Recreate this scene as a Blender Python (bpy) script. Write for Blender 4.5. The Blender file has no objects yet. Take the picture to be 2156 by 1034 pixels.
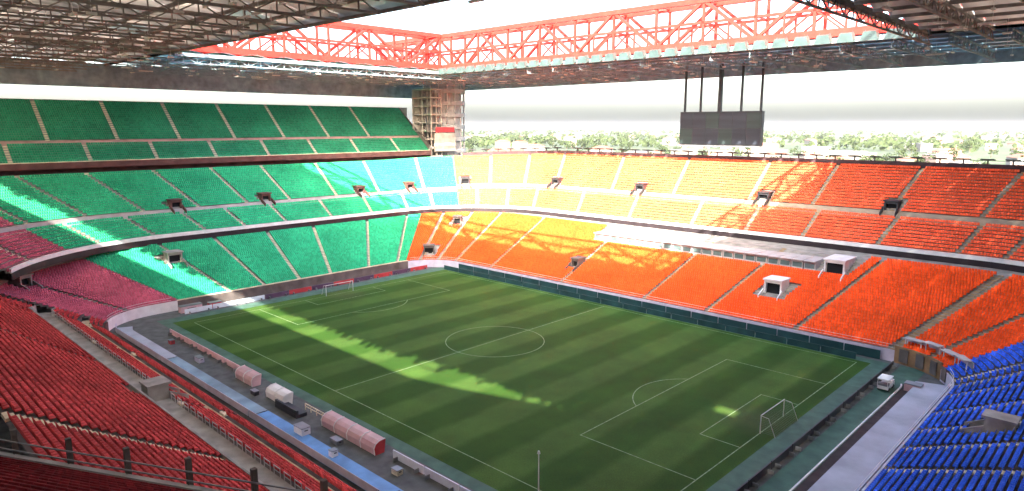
import bpy, math, random
import numpy as np
from mathutils import Matrix, Vector

random.seed(7); rng = np.random.default_rng(7)
scene = bpy.context.scene
COL = scene.collection

# ------------------------------------------------------------------ camera
cam_d = bpy.data.cameras.new('camera'); cam = bpy.data.objects.new('camera', cam_d); COL.objects.link(cam)
cam_d.sensor_width = 36.0
cam_d.lens = 36.0 * 1439.4 / 2156.0
cam_d.clip_start = 0.1; cam_d.clip_end = 40000
CAM = Vector((87.014, -86.043, 39.383)); YAW, PITCH = 2.336, -0.17321
fwd = Vector((math.cos(PITCH)*math.cos(YAW), math.cos(PITCH)*math.sin(YAW), math.sin(PITCH)))
cam.location = CAM; cam.rotation_euler = fwd.to_track_quat('-Z', 'Y').to_euler()
scene.camera = cam

# ------------------------------------------------------------------ sky, sun, exposure
SUN = Vector((0.95, -1.42, 1.0)).normalized()
w = bpy.data.worlds.new('World'); scene.world = w; w.use_nodes = True
nt = w.node_tree; nt.nodes.clear()
sky = nt.nodes.new('ShaderNodeTexSky'); sky.sky_type = 'NISHITA'; sky.sun_disc = False
sky.sun_elevation = math.asin(SUN.z); sky.sun_rotation = math.atan2(SUN.x, SUN.y)
sky.air_density = 1.0; sky.dust_density = 5.5; sky.ozone_density = 1.0
bg = nt.nodes.new('ShaderNodeBackground'); bg.inputs['Strength'].default_value = 0.15
out = nt.nodes.new('ShaderNodeOutputWorld')
nt.links.new(sky.outputs[0], bg.inputs[0]); nt.links.new(bg.outputs[0], out.inputs[0])
sun_d = bpy.data.lights.new('sun', 'SUN'); sun_d.energy = 2.9; sun_d.angle = math.radians(0.5); sun_d.color = (1.0, 0.94, 0.84)
sun = bpy.data.objects.new('sun', sun_d); COL.objects.link(sun)
sun.rotation_euler = SUN.to_track_quat('Z', 'Y').to_euler()
vs = scene.view_settings
vs.view_transform = 'Standard'; vs.look = 'None'; vs.exposure = 3.3; vs.gamma = 1.0; vs.use_curve_mapping = False
scene.cycles.max_bounces = 8; scene.cycles.diffuse_bounces = 5; scene.cycles.glossy_bounces = 2
scene.cycles.transmission_bounces = 3; scene.cycles.volume_bounces = 0; scene.cycles.caustics_reflective = False
scene.cycles.use_denoising = True
scene.cycles.sample_clamp_indirect = 6.0

# ------------------------------------------------------------------ materials
def s2l(c):
    return tuple(((v/255.0)/12.92 if v/255.0 <= 0.04045 else ((v/255.0+0.055)/1.055)**2.4) for v in c)

def mat(name, col, rough=0.7, scale=0.4, amt=0.25, island=0.0, detail=5.0, spec=0.3, metal=0.0, trans=0.0, bump=0.0, streak=None):
    m = bpy.data.materials.new(name); m.use_nodes = True
    t = m.node_tree; b = t.nodes['Principled BSDF']
    b.inputs['Roughness'].default_value = rough; b.inputs['Metallic'].default_value = metal
    b.inputs['Specular IOR Level'].default_value = spec
    geo = t.nodes.new('ShaderNodeNewGeometry')
    n = t.nodes.new('ShaderNodeTexNoise'); n.inputs['Scale'].default_value = scale; n.inputs['Detail'].default_value = detail
    if streak:
        mp = t.nodes.new('ShaderNodeMapping'); mp.inputs['Scale'].default_value = streak
        t.links.new(geo.outputs['Position'], mp.inputs['Vector']); t.links.new(mp.outputs[0], n.inputs['Vector'])
    else:
        t.links.new(geo.outputs['Position'], n.inputs['Vector'])
    r = t.nodes.new('ShaderNodeMapRange')
    r.inputs['From Min'].default_value = 0.3; r.inputs['From Max'].default_value = 0.7
    r.inputs['To Min'].default_value = 1-amt; r.inputs['To Max'].default_value = 1+amt
    t.links.new(n.outputs['Fac'], r.inputs['Value'])
    val = r.outputs[0]
    if island:
        r2 = t.nodes.new('ShaderNodeMapRange'); r2.inputs['To Min'].default_value = 1-island; r2.inputs['To Max'].default_value = 1+island
        t.links.new(geo.outputs['Random Per Island'], r2.inputs['Value'])
        mm = t.nodes.new('ShaderNodeMath'); mm.operation = 'MULTIPLY'
        t.links.new(val, mm.inputs[0]); t.links.new(r2.outputs[0], mm.inputs[1]); val = mm.outputs[0]
    mx = t.nodes.new('ShaderNodeVectorMath'); mx.operation = 'SCALE'
    mx.inputs[0].default_value = col; t.links.new(val, mx.inputs['Scale'])
    t.links.new(mx.outputs[0], b.inputs['Base Color'])
    if trans:
        tr = t.nodes.new('ShaderNodeBsdfTranslucent'); t.links.new(mx.outputs[0], tr.inputs['Color'])
        ms = t.nodes.new('ShaderNodeMixShader'); ms.inputs[0].default_value = trans
        o = t.nodes['Material Output']
        t.links.new(b.outputs[0], ms.inputs[1]); t.links.new(tr.outputs[0], ms.inputs[2]); t.links.new(ms.outputs[0], o.inputs['Surface'])
    if bump:
        bp = t.nodes.new('ShaderNodeBump'); bp.inputs['Strength'].default_value = bump; bp.inputs['Distance'].default_value = 0.05
        t.links.new(n.outputs['Fac'], bp.inputs['Height']); t.links.new(bp.outputs[0], b.inputs['Normal'])
    return m

def pitch_mat():
    m = bpy.data.materials.new('mown turf'); m.use_nodes = True; t = m.node_tree; b = t.nodes['Principled BSDF']
    b.inputs['Roughness'].default_value = 0.85; b.inputs['Specular IOR Level'].default_value = 0.15
    geo = t.nodes.new('ShaderNodeNewGeometry'); sp = t.nodes.new('ShaderNodeSeparateXYZ')
    nz = t.nodes.new('ShaderNodeTexNoise'); nz.inputs['Scale'].default_value = 0.35; nz.inputs['Detail'].default_value = 3
    t.links.new(geo.outputs['Position'], nz.inputs['Vector'])
    wob = t.nodes.new('ShaderNodeMath'); wob.operation = 'MULTIPLY_ADD'; wob.inputs[1].default_value = 1.0
    t.links.new(geo.outputs['Position'], sp.inputs[0])
    t.links.new(nz.outputs['Fac'], wob.inputs[0]); t.links.new(sp.outputs['X'], wob.inputs[2])
    d = t.nodes.new('ShaderNodeMath'); d.operation = 'MULTIPLY'; d.inputs[1].default_value = 2*math.pi/11.0
    t.links.new(wob.outputs[0], d.inputs[0])
    s = t.nodes.new('ShaderNodeMath'); s.operation = 'SINE'; t.links.new(d.outputs[0], s.inputs[0])
    rp = t.nodes.new('ShaderNodeMapRange'); rp.inputs['From Min'].default_value = -0.35; rp.inputs['From Max'].default_value = 0.35
    t.links.new(s.outputs[0], rp.inputs['Value'])
    mx = t.nodes.new('ShaderNodeMix'); mx.data_type = 'RGBA'
    mx.inputs['A'].default_value = (0.025, 0.070, 0.006, 1); mx.inputs['B'].default_value = (0.049, 0.103, 0.015, 1)
    t.links.new(rp.outputs[0], mx.inputs['Factor'])
    n2 = t.nodes.new('ShaderNodeTexNoise'); n2.inputs['Scale'].default_value = 0.09; n2.inputs['Detail'].default_value = 8; n2.inputs['Roughness'].default_value = 0.65
    t.links.new(geo.outputs['Position'], n2.inputs['Vector'])
    r3 = t.nodes.new('ShaderNodeMapRange'); r3.inputs['From Min'].default_value = .3; r3.inputs['From Max'].default_value = .7; r3.inputs['To Min'].default_value = .72; r3.inputs['To Max'].default_value = 1.25
    t.links.new(n2.outputs['Fac'], r3.inputs['Value'])
    n3 = t.nodes.new('ShaderNodeTexNoise'); n3.inputs['Scale'].default_value = 6.0; n3.inputs['Detail'].default_value = 4
    t.links.new(geo.outputs['Position'], n3.inputs['Vector'])
    r4 = t.nodes.new('ShaderNodeMapRange'); r4.inputs['From Min'].default_value = .3; r4.inputs['From Max'].default_value = .7; r4.inputs['To Min'].default_value = .8; r4.inputs['To Max'].default_value = 1.2
    t.links.new(n3.outputs['Fac'], r4.inputs['Value'])
    mu = t.nodes.new('ShaderNodeMath'); mu.operation = 'MULTIPLY'; t.links.new(r3.outputs[0], mu.inputs[0]); t.links.new(r4.outputs[0], mu.inputs[1])
    ab = t.nodes.new('ShaderNodeMath'); ab.operation = 'ABSOLUTE'; t.links.new(sp.outputs['X'], ab.inputs[0])
    cb = t.nodes.new('ShaderNodeCombineXYZ'); t.links.new(ab.outputs[0], cb.inputs['X']); t.links.new(sp.outputs['Y'], cb.inputs['Y'])
    ds = t.nodes.new('ShaderNodeVectorMath'); ds.operation = 'DISTANCE'; ds.inputs[1].default_value = (50.5, 0, 0); t.links.new(cb.outputs[0], ds.inputs[0])
    ad = t.nodes.new('ShaderNodeMath'); ad.operation = 'MULTIPLY_ADD'; ad.inputs[1].default_value = 6.0; t.links.new(n3.outputs['Fac'], ad.inputs[0]); t.links.new(ds.outputs['Value'], ad.inputs[2])
    wr = t.nodes.new('ShaderNodeMapRange'); wr.inputs['From Min'].default_value = 4.5; wr.inputs['From Max'].default_value = 9.0; wr.inputs['To Min'].default_value = .45; wr.inputs['To Max'].default_value = 0
    t.links.new(ad.outputs[0], wr.inputs['Value'])
    m2 = t.nodes.new('ShaderNodeMix'); m2.data_type = 'RGBA'; m2.inputs['B'].default_value = (0.075, 0.085, 0.035, 1)
    t.links.new(wr.outputs[0], m2.inputs['Factor']); t.links.new(mx.outputs['Result'], m2.inputs['A']); mx = m2
    vm = t.nodes.new('ShaderNodeVectorMath'); vm.operation = 'SCALE'; t.links.new(mx.outputs['Result'], vm.inputs[0]); t.links.new(mu.outputs[0], vm.inputs['Scale'])
    t.links.new(vm.outputs[0], b.inputs['Base Color'])
    return m

M = {}
M['turf'] = pitch_mat()
M['border'] = mat('synthetic turf border', (0.06, 0.125, 0.09), 0.8, 0.5, 0.25)
M['line'] = mat('worn pitch line paint', (0.20, 0.28, 0.15), 0.8, 1.5, 0.4)
M['city'] = mat('city ground', (0.05, 0.065, 0.03), 0.9, 0.004, 0.5, detail=8)
M['asphalt'] = mat('grey track asphalt', (0.10, 0.105, 0.10), 0.85, 0.6, 0.3)
M['conc'] = mat('grandstand concrete', (0.30, 0.285, 0.26), 0.85, 0.5, 0.28, bump=.3)
M['concd'] = mat('weathered dark concrete', (0.12, 0.10, 0.09), 0.85, 0.4, 0.35)
M['beige'] = mat('beige stair paint', (0.62, 0.53, 0.37), 0.8, 0.8, 0.25)
M['tan'] = mat('tan stair concrete', (0.34, 0.24, 0.13), 0.85, 0.8, 0.25)
M['white'] = mat('white painted concrete', (0.68, 0.67, 0.66), 0.6, 0.6, 0.12)
M['gwall'] = mat('off white gangway wall', (0.44, 0.41, 0.40), 0.7, 0.5, 0.15)
M['pinkwall'] = mat('dusty pink gangway wall', (0.42, 0.27, 0.24), 0.7, 0.5, 0.2)
M['creamwall'] = mat('cream gangway wall', (0.40, 0.33, 0.25), 0.7, 0.5, 0.15)
M['rimdark'] = mat('dark brown rim wall', (0.06, 0.035, 0.04), 0.8, 0.5, 0.3)
M['seat_red_shade'] = mat('red seat plastic darkened for shade', (0.16, 0.016, 0.02), 0.75, 0.15, 0.25, island=0.3, spec=.06)  # red seats of the near corner, with shade put into their colour
M['cage'] = mat('pale grey brown stair steel', (0.46, 0.40, 0.34), 0.7, 0.5, 0.25)
M['lilac'] = mat('pale lilac wall paint', (0.50, 0.47, 0.56), 0.6, 0.5, 0.15)
M['bluewalk'] = mat('pale blue walkway coating', (0.13, 0.29, 0.55), 0.6, 0.25, 0.35)
M['tealwalk'] = mat('dull teal walkway coating', (0.20, 0.29, 0.36), 0.7, 0.25, 0.35)
M['palewalk'] = mat('pale grey blue walkway coating', (0.36, 0.39, 0.46), 0.6, 0.25, 0.2)
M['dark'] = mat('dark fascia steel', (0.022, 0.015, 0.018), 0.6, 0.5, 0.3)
M['black'] = mat('dark tunnel interior', (0.012, 0.012, 0.014), 0.9, 0.5, 0.2)
M['maroon'] = mat('maroon painted concrete', (0.10, 0.045, 0.04), 0.8, 0.4, 0.3)
M['brownwall'] = mat('ochre brown wall', (0.24, 0.14, 0.07), 0.8, 0.6, 0.35)
M['moat'] = mat('dark moat floor', (0.05, 0.035, 0.035), 0.9, 0.6, 0.3)
M['steel'] = mat('grey steel', (0.22, 0.23, 0.24), 0.45, 0.6, 0.15, metal=0.4)
M['dsteel'] = mat('dark railing steel', (0.045, 0.045, 0.05), 0.5, 0.6, 0.2, metal=0.3)
M['seat_red'] = mat('red seat plastic', (0.46, 0.055, 0.055), 0.75, 0.12, 0.25, island=0.4, spec=0.06)
M['seat_rose'] = mat('faded rose seat plastic', (0.42, 0.095, 0.14), 0.75, 0.15, 0.2, island=0.2, spec=0.06)
M['seat_green'] = mat('green seat plastic', (0.030, 0.37, 0.170), 0.75, 0.12, 0.18, island=0.2, spec=0.06)
M['seat_green_shade'] = mat('dusty green seat plastic darkened for shade', (0.030, 0.245, 0.125), 0.75, 0.12, 0.2, island=0.2, spec=0.06)  # the top tier's shade is put into this green
M['seat_orange'] = mat('orange seat plastic', (0.84, 0.088, 0.016), 0.75, 0.12, 0.14, island=0.18, spec=0.06)
M['seat_pale'] = mat('pale orange seat plastic', (0.88, 0.132, 0.056), 0.75, 0.12, 0.14, island=0.15, spec=0.06)  # paler orange than the lower tier's seats
M['seat_blue'] = mat('blue seat plastic', (0.040, 0.13, 0.66), 0.75, 0.15, 0.25, island=0.4, spec=0.06)
M['redsteel'] = mat('red girder paint', (0.42, 0.024, 0.016), 0.5, 0.5, 0.2)
M['deck'] = mat('dirty brown roof sheet', (0.38, 0.355, 0.325), 0.8, 0.15, 0.45, trans=0.55, streak=(1, .15, 1))
M['deck_grey'] = mat('grey roof sheet', (0.23, 0.35, 0.40), 0.8, 0.15, 0.4, trans=0.5, streak=(1, .15, 1))
M['deck_clear'] = mat('clear roof sheet', (0.42, 0.47, 0.46), 0.6, 0.2, 0.3, trans=0.35)
M['truss'] = mat('brown grey truss steel', (0.22, 0.195, 0.175), 0.6, 0.5, 0.3)
M['trussg'] = mat('pale grey truss steel', (0.22, 0.28, 0.31), 0.6, 0.5, 0.3)
M['trussd'] = mat('dark edge beam steel', (0.05, 0.040, 0.034), 0.6, 0.5, 0.3)
M['speck'] = mat('pale light speck paint', (0.62, 0.60, 0.56), 0.5, 0.6, 0.2)
M['teal'] = mat('grey teal lamp housing', (0.035, 0.060, 0.058), 0.4, 0.6, 0.25, spec=.5)
M['lens'] = mat('lamp glass', (0.10, 0.13, 0.13), 0.15, 0.6, 0.1, spec=.6)
M['screen'] = mat('unlit screen face', (0.030, 0.034, 0.045), 0.35, 0.25, 0.35, streak=(.2, .2, 2.0))
M['screen_b'] = mat('unlit greenish screen face', (0.030, 0.042, 0.042), 0.35, 0.25, 0.3, streak=(.2, .2, 2.0))
M['tealboard'] = mat('dark teal board', (0.018, 0.055, 0.060), 0.4, 0.4, 0.3)
M['pinkboard'] = mat('pale pink board', (0.58, 0.38, 0.40), 0.5, 0.6, 0.2)
M['purpleboard'] = mat('dark purple board', (0.09, 0.05, 0.09), 0.5, 0.6, 0.2)
M['redboard'] = mat('red board', (0.42, 0.045, 0.05), 0.5, 0.6, 0.2)
M['whiteboard'] = mat('white blue board', (0.62, 0.68, 0.74), 0.4, 0.6, 0.12)
M['canopy'] = mat('pink canopy sheet', (0.62, 0.42, 0.43), 0.4, 0.6, 0.12, trans=.2)
M['whitecloth'] = mat('white cover sheet', (0.70, 0.70, 0.68), 0.7, 0.6, 0.12)
M['rubber'] = mat('black rubber', (0.02, 0.02, 0.02), 0.8, 1, 0.2)
M['net'] = mat('grey goal net cord', (0.16, 0.20, 0.15), 0.8, 1, 0.1)
M['glass'] = mat('grey green window glass', (0.10, 0.14, 0.14), 0.12, 0.5, 0.2, spec=.6)
M['leaf'] = mat('tree foliage', (0.034, 0.048, 0.020), 0.9, 0.1, 0.35, island=.18, spec=.05)
M['bark'] = mat('tree bark', (0.09, 0.07, 0.05), 0.9, 2, 0.3)
M['housew'] = mat('pale house render', (0.22, 0.20, 0.18), 0.8, 0.03, 0.2)
M['housep'] = mat('pink house render', (0.21, 0.15, 0.13), 0.8, 0.03, 0.2)
M['roofr'] = mat('terracotta roof', (0.17, 0.075, 0.05), 0.8, 0.05, 0.25)
M['roofg'] = mat('flat grey roof', (0.17, 0.17, 0.17), 0.8, 0.05, 0.25)

# ------------------------------------------------------------------ mesh and object helpers
class MB:
    def __init__(s): s.v = []; s.f = []
    def quad(s, a, b, c, d):
        n = len(s.v); s.v += [tuple(a), tuple(b), tuple(c), tuple(d)]; s.f.append((n, n+1, n+2, n+3))
    def hexa(s, p):                      # 8 points: bottom ring then top ring
        n = len(s.v); s.v += [tuple(q) for q in p]
        s.f += [(n+3, n+2, n+1, n), (n+4, n+5, n+6, n+7)] + [(n+i, n+(i+1) % 4, n+4+(i+1) % 4, n+4+i) for i in range(4)]
    def box(s, c, size, ax=None):
        c = Vector(c); x, y, z = (Vector((1, 0, 0)), Vector((0, 1, 0)), Vector((0, 0, 1))) if ax is None else ax
        x = x*size[0]/2; y = y*size[1]/2; z = z*size[2]/2
        s.hexa([c-x-y-z, c+x-y-z, c+x+y-z, c-x+y-z, c-x-y+z, c+x-y+z, c+x+y+z, c-x+y+z])
    def beam(s, p, q, a, b=None):
        p = Vector(p); q = Vector(q); d = q-p; L = d.length
        if L < 1e-6: return
        x = d/L; up = Vector((0, 0, 1)) if abs(x.z) < .98 else Vector((0, 1, 0))
        y = up.cross(x).normalized(); z = x.cross(y)
        s.box((p+q)/2, (L, a, b or a), (x, y, z))
    def cyl(s, p, q, r0, r1=None, n=10, caps=True):
        r1 = r0 if r1 is None else r1
        p = Vector(p); q = Vector(q); x = (q-p).normalized(); up = Vector((0, 0, 1)) if abs(x.z) < .98 else Vector((0, 1, 0))
        y = up.cross(x).normalized(); z = x.cross(y); k = len(s.v)
        for c, r in ((p, r0), (q, r1)):
            for i in range(n):
                a = 2*math.pi*i/n; s.v.append(tuple(c+y*r*math.cos(a)+z*r*math.sin(a)))
        s.f += [(k+i, k+(i+1) % n, k+n+(i+1) % n, k+n+i) for i in range(n)]
        if caps: s.f += [tuple(range(k+n-1, k-1, -1)), tuple(range(k+n, k+2*n))]
    def mesh(s, name):
        me = bpy.data.meshes.new(name); me.from_pydata(s.v, [], s.f); me.update(); return me

def link(name, me, m, parent=None, **kw):
    o = bpy.data.objects.new(name, me); COL.objects.link(o)
    if m is not None and len(me.materials) == 0: me.materials.append(m)
    if parent is not None:
        o.parent = parent
        if parent.type == 'EMPTY': o.matrix_parent_inverse = Matrix.Translation(-Vector(parent.location))
    for k, v in kw.items(): o[k] = v
    return o
def build(name, mb, m, parent=None, **kw): return link(name, mb.mesh(name), m, parent, **kw)
def thing(name, label, cat, loc=(0, 0, 0), group=None):
    o = bpy.data.objects.new(name, None); COL.objects.link(o); o.location = loc; o.empty_display_size = 1
    o['label'] = label; o['category'] = cat
    if group: o['group'] = group
    return o
def tag(o, label, cat, group=None):
    o['label'] = label; o['category'] = cat
    if group: o['group'] = group
    return o
def box_part(name, c, size, m, root): mb = MB(); mb.box(c, size); return build(name, mb, m, root)
def copy_tree(o, parent=None):
    c = o.copy(); COL.objects.link(c)
    if parent is not None: c.parent = parent
    for ch in list(o.children): copy_tree(ch, c)
    return c
def big_mesh(name, V, F):               # V (n,3), F (m,4) arrays
    me = bpy.data.meshes.new(name)
    me.vertices.add(len(V)); me.vertices.foreach_set('co', np.asarray(V, np.float32).ravel())
    me.loops.add(len(F)*4); me.loops.foreach_set('vertex_index', np.asarray(F, np.int32).ravel())
    me.polygons.add(len(F)); me.polygons.foreach_set('loop_start', np.arange(0, len(F)*4, 4, dtype=np.int32))
    me.polygons.foreach_set('loop_total', np.full(len(F), 4, np.int32))
    me.update(calc_edges=True); return me

# ------------------------------------------------------------------ plan curves of the bowl
def ring(h, r, z, zp=1.0):
    A, B, C, D = h; ab, bc, cd, da = r
    def P(s):
        s = s % 8.0; k = int(s); t = s-k
        if k == 0: x0 = D-da; x1 = -(B-ab); return (x0+(x1-x0)*t, -A, z[0])
        if k == 1:
            a = math.pi*1.5-t*math.pi/2; u = 1-(1-t)**zp
            return (-(B-ab)+ab*math.cos(a), -(A-ab)+ab*math.sin(a), z[0]+(z[1]-z[0])*u)
        if k == 2: y0 = -(A-ab); y1 = C-bc; return (-B, y0+(y1-y0)*t, z[1])
        if k == 3:
            a = math.pi-t*math.pi/2; return (-(B-bc)+bc*math.cos(a), (C-bc)+bc*math.sin(a), z[1]+(z[2]-z[1])*t)
        if k == 4: x0 = -(B-bc); x1 = D-cd; return (x0+(x1-x0)*t, C, z[2])
        if k == 5:
            a = math.pi/2-t*math.pi/2; return ((D-cd)+cd*math.cos(a), (C-cd)+cd*math.sin(a), z[2]+(z[3]-z[2])*t)
        if k == 6: y0 = C-cd; y1 = -(A-da); return (D, y0+(y1-y0)*t, z[3])
        a = -t*math.pi/2; return ((D-da)+da*math.cos(a), -(A-da)+da*math.sin(a), z[3]+(z[0]-z[3])*t)
    return P
F1 = ring((50, 65, 39, 68), (13, 13, 13, 13), (1.8,)*4)
K1 = ring((78, 83, 67, 92), (24, 24, 28, 24), (18.6, 11.2, 11.8, 11), 2.5)
F2 = ring((66, 83.5, 73.5, 89), (40, 30, 28, 26), (13.2,)*4)
K2 = ring((90, 106, 94, 112), (50, 42, 42, 40), (28, 27.2, 29.4, 29))
def F3(s): return (-107.5, -92+(s-2)*166, 29.8)      # upper tier: s 2..3 runs along the far end
def K3(s): return (-128.5, -92+(s-2)*168, 45.3)

class Tier:
    def __init__(t, F, K, segs):
        t.F, t.K = F, K
        nf = sum(a[1] for a in segs); nz = sum((a[1] if a[0] == 'rows' else a[2]) for a in segs)-1.0
        t.treads = []; f = 0.0; zz = 0.0; first = True
        for a in segs:
            if a[0] == 'rows':
                for i in range(a[1]):
                    t.treads.append((f/nf, (f+1)/nf, zz/nz, 'row')); f += 1; zz += 1
            else:                        # ('walk', width, wall) : level gangway, then a wall of that many risers
                zz -= 0.0
                t.treads.append((f/nf, (f+a[1])/nf, (zz-1)/nz, 'walk')); f += a[1]; zz += a[2]
        t.nz = nz
    def at(t, s, f, zf):
        a = np.array(t.F(s)); b = np.array(t.K(s))
        return np.array([a[0]+(b[0]-a[0])*f, a[1]+(b[1]-a[1])*f, a[2]+(b[2]-a[2])*zf])
    def axes(t, s, f=0.5):
        e = .01; p = t.at(s-e, f, f); q = t.at(s+e, f, f); tx = q-p; tx[2] = 0; tx /= np.linalg.norm(tx)
        n = np.array([tx[1], -tx[0], 0.0]); d = t.at(s, 1, 1)-t.at(s, 0, 0)
        if n @ d < 0: n = -n
        return tx, n
    def near(t, f):
        return min(t.treads, key=lambda r: abs((r[0]+r[1])/2-f))

def samples(s0, s1):
    out = [s0]; s = s0
    while s < s1-1e-6:
        k = int(s+1e-9); step = (1/14 if k % 2 else 1/10)
        s = min(s1, math.floor(s/step+1e-6)*step+step); out.append(s)
    return out

def strip_mesh(name, rows):             # rows: list of polylines with equal count -> ribbons between successive ones
    V = []; Fc = []; n = len(rows[0])
    for r in rows: V += [tuple(p) for p in r]
    for j in range(len(rows)-1):
        for i in range(n-1): Fc.append((j*n+i, j*n+i+1, (j+1)*n+i+1, (j+1)*n+i))
    me = bpy.data.meshes.new(name); me.from_pydata(V, [], Fc); me.update(); return me

def terrace(name, T, s0, s1, m, parent):
    S = samples(s0, s1); rows = []
    prevz = None
    for (f0, f1, z, kind) in T.treads:
        if prevz is not None: rows.append([T.at(s, f0, prevz) for s in S]) if False else None
        rows.append([T.at(s, f0, z) for s in S]); rows.append([T.at(s, f1, z) for s in S]); prevz = z
    return link(name, strip_mesh(name, rows), m, parent)

SEATV = np.array([  # pan (8) back (8); x along row, y outward, z up
    [-.235, .06, .34], [.235, .06, .34], [.235, .56, .34], [-.235, .56, .34], [-.235, .06, .43], [.235, .06, .43], [.235, .56, .41], [-.235, .56, .41],
    [-.235, .54, .30], [.235, .54, .30], [.235, .60, .30], [-.235, .60, .30], [-.22, .64, .84], [.22, .64, .84], [.22, .70, .84], [-.22, .70, .84]])
SEATN = SEATV*np.array([.93, .80, 1.0])+np.array([0, .05, 0])     # narrower seat of the nearest stands
SEATF = np.array([[4, 5, 6, 7], [0, 1, 5, 4], [3, 0, 4, 7], [1, 2, 6, 5], [8, 9, 13, 12], [12, 13, 14, 15], [10, 11, 15, 14], [11, 8, 12, 15], [9, 10, 14, 13]])

def seat_sites(T, s0, s1, flo, fhi, gaps, holes, pitch=.50, cut=None, gap=.6):
    """positions (x,y,z) and tangents of every seat in rows between flo and fhi, leaving stair gaps (s, f) and portal holes out"""
    P = []; X = []
    n = max(8, int((s1-s0)*60)); S = np.linspace(s0, s1, n)
    for (f0, f1, z, kind) in T.treads:
        if kind != 'row' or f0 < flo-1e-6 or f0 > fhi: continue
        line = np.array([T.at(s, f0, z) for s in S]); d = np.r_[0, np.cumsum(np.linalg.norm(np.diff(line[:, :2], axis=0), axis=1))]
        k = int(d[-1]/pitch)
        if k < 1: continue
        u = (np.arange(k)+.5)*d[-1]/k
        ss = np.interp(u, d, S); xy = np.stack([np.interp(u, d, line[:, i]) for i in range(3)], 1)
        tx = np.stack([np.interp(u, d, np.gradient(line[:, i], d)) for i in (0, 1)], 1); tx /= np.linalg.norm(tx, axis=1)[:, None]
        keep = np.ones(k, bool)
        for g in gaps:
            c = np.array([np.interp(g, S, line[:, 0]), np.interp(g, S, line[:, 1])])
            if s0-.02 <= g <= s1+.02: keep &= np.hypot(xy[:, 0]-c[0], xy[:, 1]-c[1]) > gap
        for (hs, hf, hw, hlo, hhi) in holes:
            if hf-hlo <= f0 <= hf+hhi and s0 <= hs <= s1:
                c = np.array([np.interp(hs, S, line[:, 0]), np.interp(hs, S, line[:, 1])])
                keep &= np.hypot(xy[:, 0]-c[0], xy[:, 1]-c[1]) > hw
        if cut is not None: keep &= cut(ss, f0)
        P.append(xy[keep]); X.append(tx[keep])
    return (np.concatenate(P), np.concatenate(X)) if P else (np.zeros((0, 3)), np.zeros((0, 2)))

def orient(T, X, s):                    # outward normals from tangents
    tx, n = T.axes(s); N = np.stack([X[:, 1], -X[:, 0]], 1)
    if (N.mean(0) @ n[:2]) < 0: N = -N
    return N
def seats_mesh(name, P, X, N, T_=None):
    T_ = SEATV if T_ is None else T_
    k = len(P)
    V = P[:, None, :]+np.zeros((1, 16, 3)); jit = 1.0
    V[:, :, :2] += X[:, None, :]*T_[None, :, 0:1]+N[:, None, :]*T_[None, :, 1:2]
    V[:, :, 2] += T_[None, :, 2]
    F = SEATF[None]+(np.arange(k)*16)[:, None, None]
    return big_mesh(name, V.reshape(-1, 3), F.reshape(-1, 4))

def stairway(T, s, flo, fhi, m, parent, width=.9):
    mb = MB()
    tx, n = T.axes(s); tx = Vector(tx); n = Vector(n); prev = None
    for (f0, f1, z, kind) in T.treads:
        if f0 < flo-1e-6 or f0 > fhi or kind != 'row':
            if mb.v: build('stairway', mb, m, parent); mb = MB()
            continue
        a = Vector(T.at(s, f0, z)); b = Vector(T.at(s, f1, z))
        ax = (tx, n, Vector((0, 0, 1))); L = (b-a).length
        mb.box((a+b)/2+Vector((0, 0, .0)), (width, L*.98, .08), ax)
        riser = (T.K(s)[2]-T.F(s)[2])/T.nz
        mb.box(a+(b-a)*.76+Vector((0, 0, riser*.25+.02)), (width*.98, L*.45, riser*.5), ax)
    if mb.v: build('stairway', mb, m, parent)

def portal(T, s, f, m, parent, width=3.0, h=2.5, depth=3.0, lift=0.0, inner=None):
    tr = T.near(f); tx, n = T.axes(s); tx = Vector(tx); n = Vector(n); up = Vector((0, 0, 1)); ax = (tx, n, up)
    c = Vector(T.at(s, tr[0], tr[2]))+up*lift
    mb = MB()
    for k in (-1, 1): mb.box(c+tx*k*(width/2-.15)+n*(depth/2)+up*(h/2-.2), (.3, depth, h+.4), ax)
    mb.box(c+n*(depth/2-.1)+up*(h+.15), (width+.4, depth+.4, .3), ax)
    mb.box(c+n*.1+up*(h-.25), (width-.62, .25, .5), ax)
    for k in (-1, 1):                    # side parapets reaching down the slope
        mb.hexa([c+tx*k*(width/2+.05)-n*2.2-up*.9, c+tx*k*(width/2+.25)-n*2.2-up*.9, c+tx*k*(width/2+.25)+up*0, c+tx*k*(width/2+.05)+up*0,
                 c+tx*k*(width/2+.05)-n*2.2-up*.1, c+tx*k*(width/2+.25)-n*2.2-up*.1, c+tx*k*(width/2+.25)+up*1.0, c+tx*k*(width/2+.05)+up*1.0])
    o = build('tunnel_portal', mb, m, parent)
    d = MB(); d.box(c+n*(.9)+up*(h/2-.15), (width-.64, .12, h-.3), ax)
    build('opening', d, inner or M['black'], o)

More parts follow.
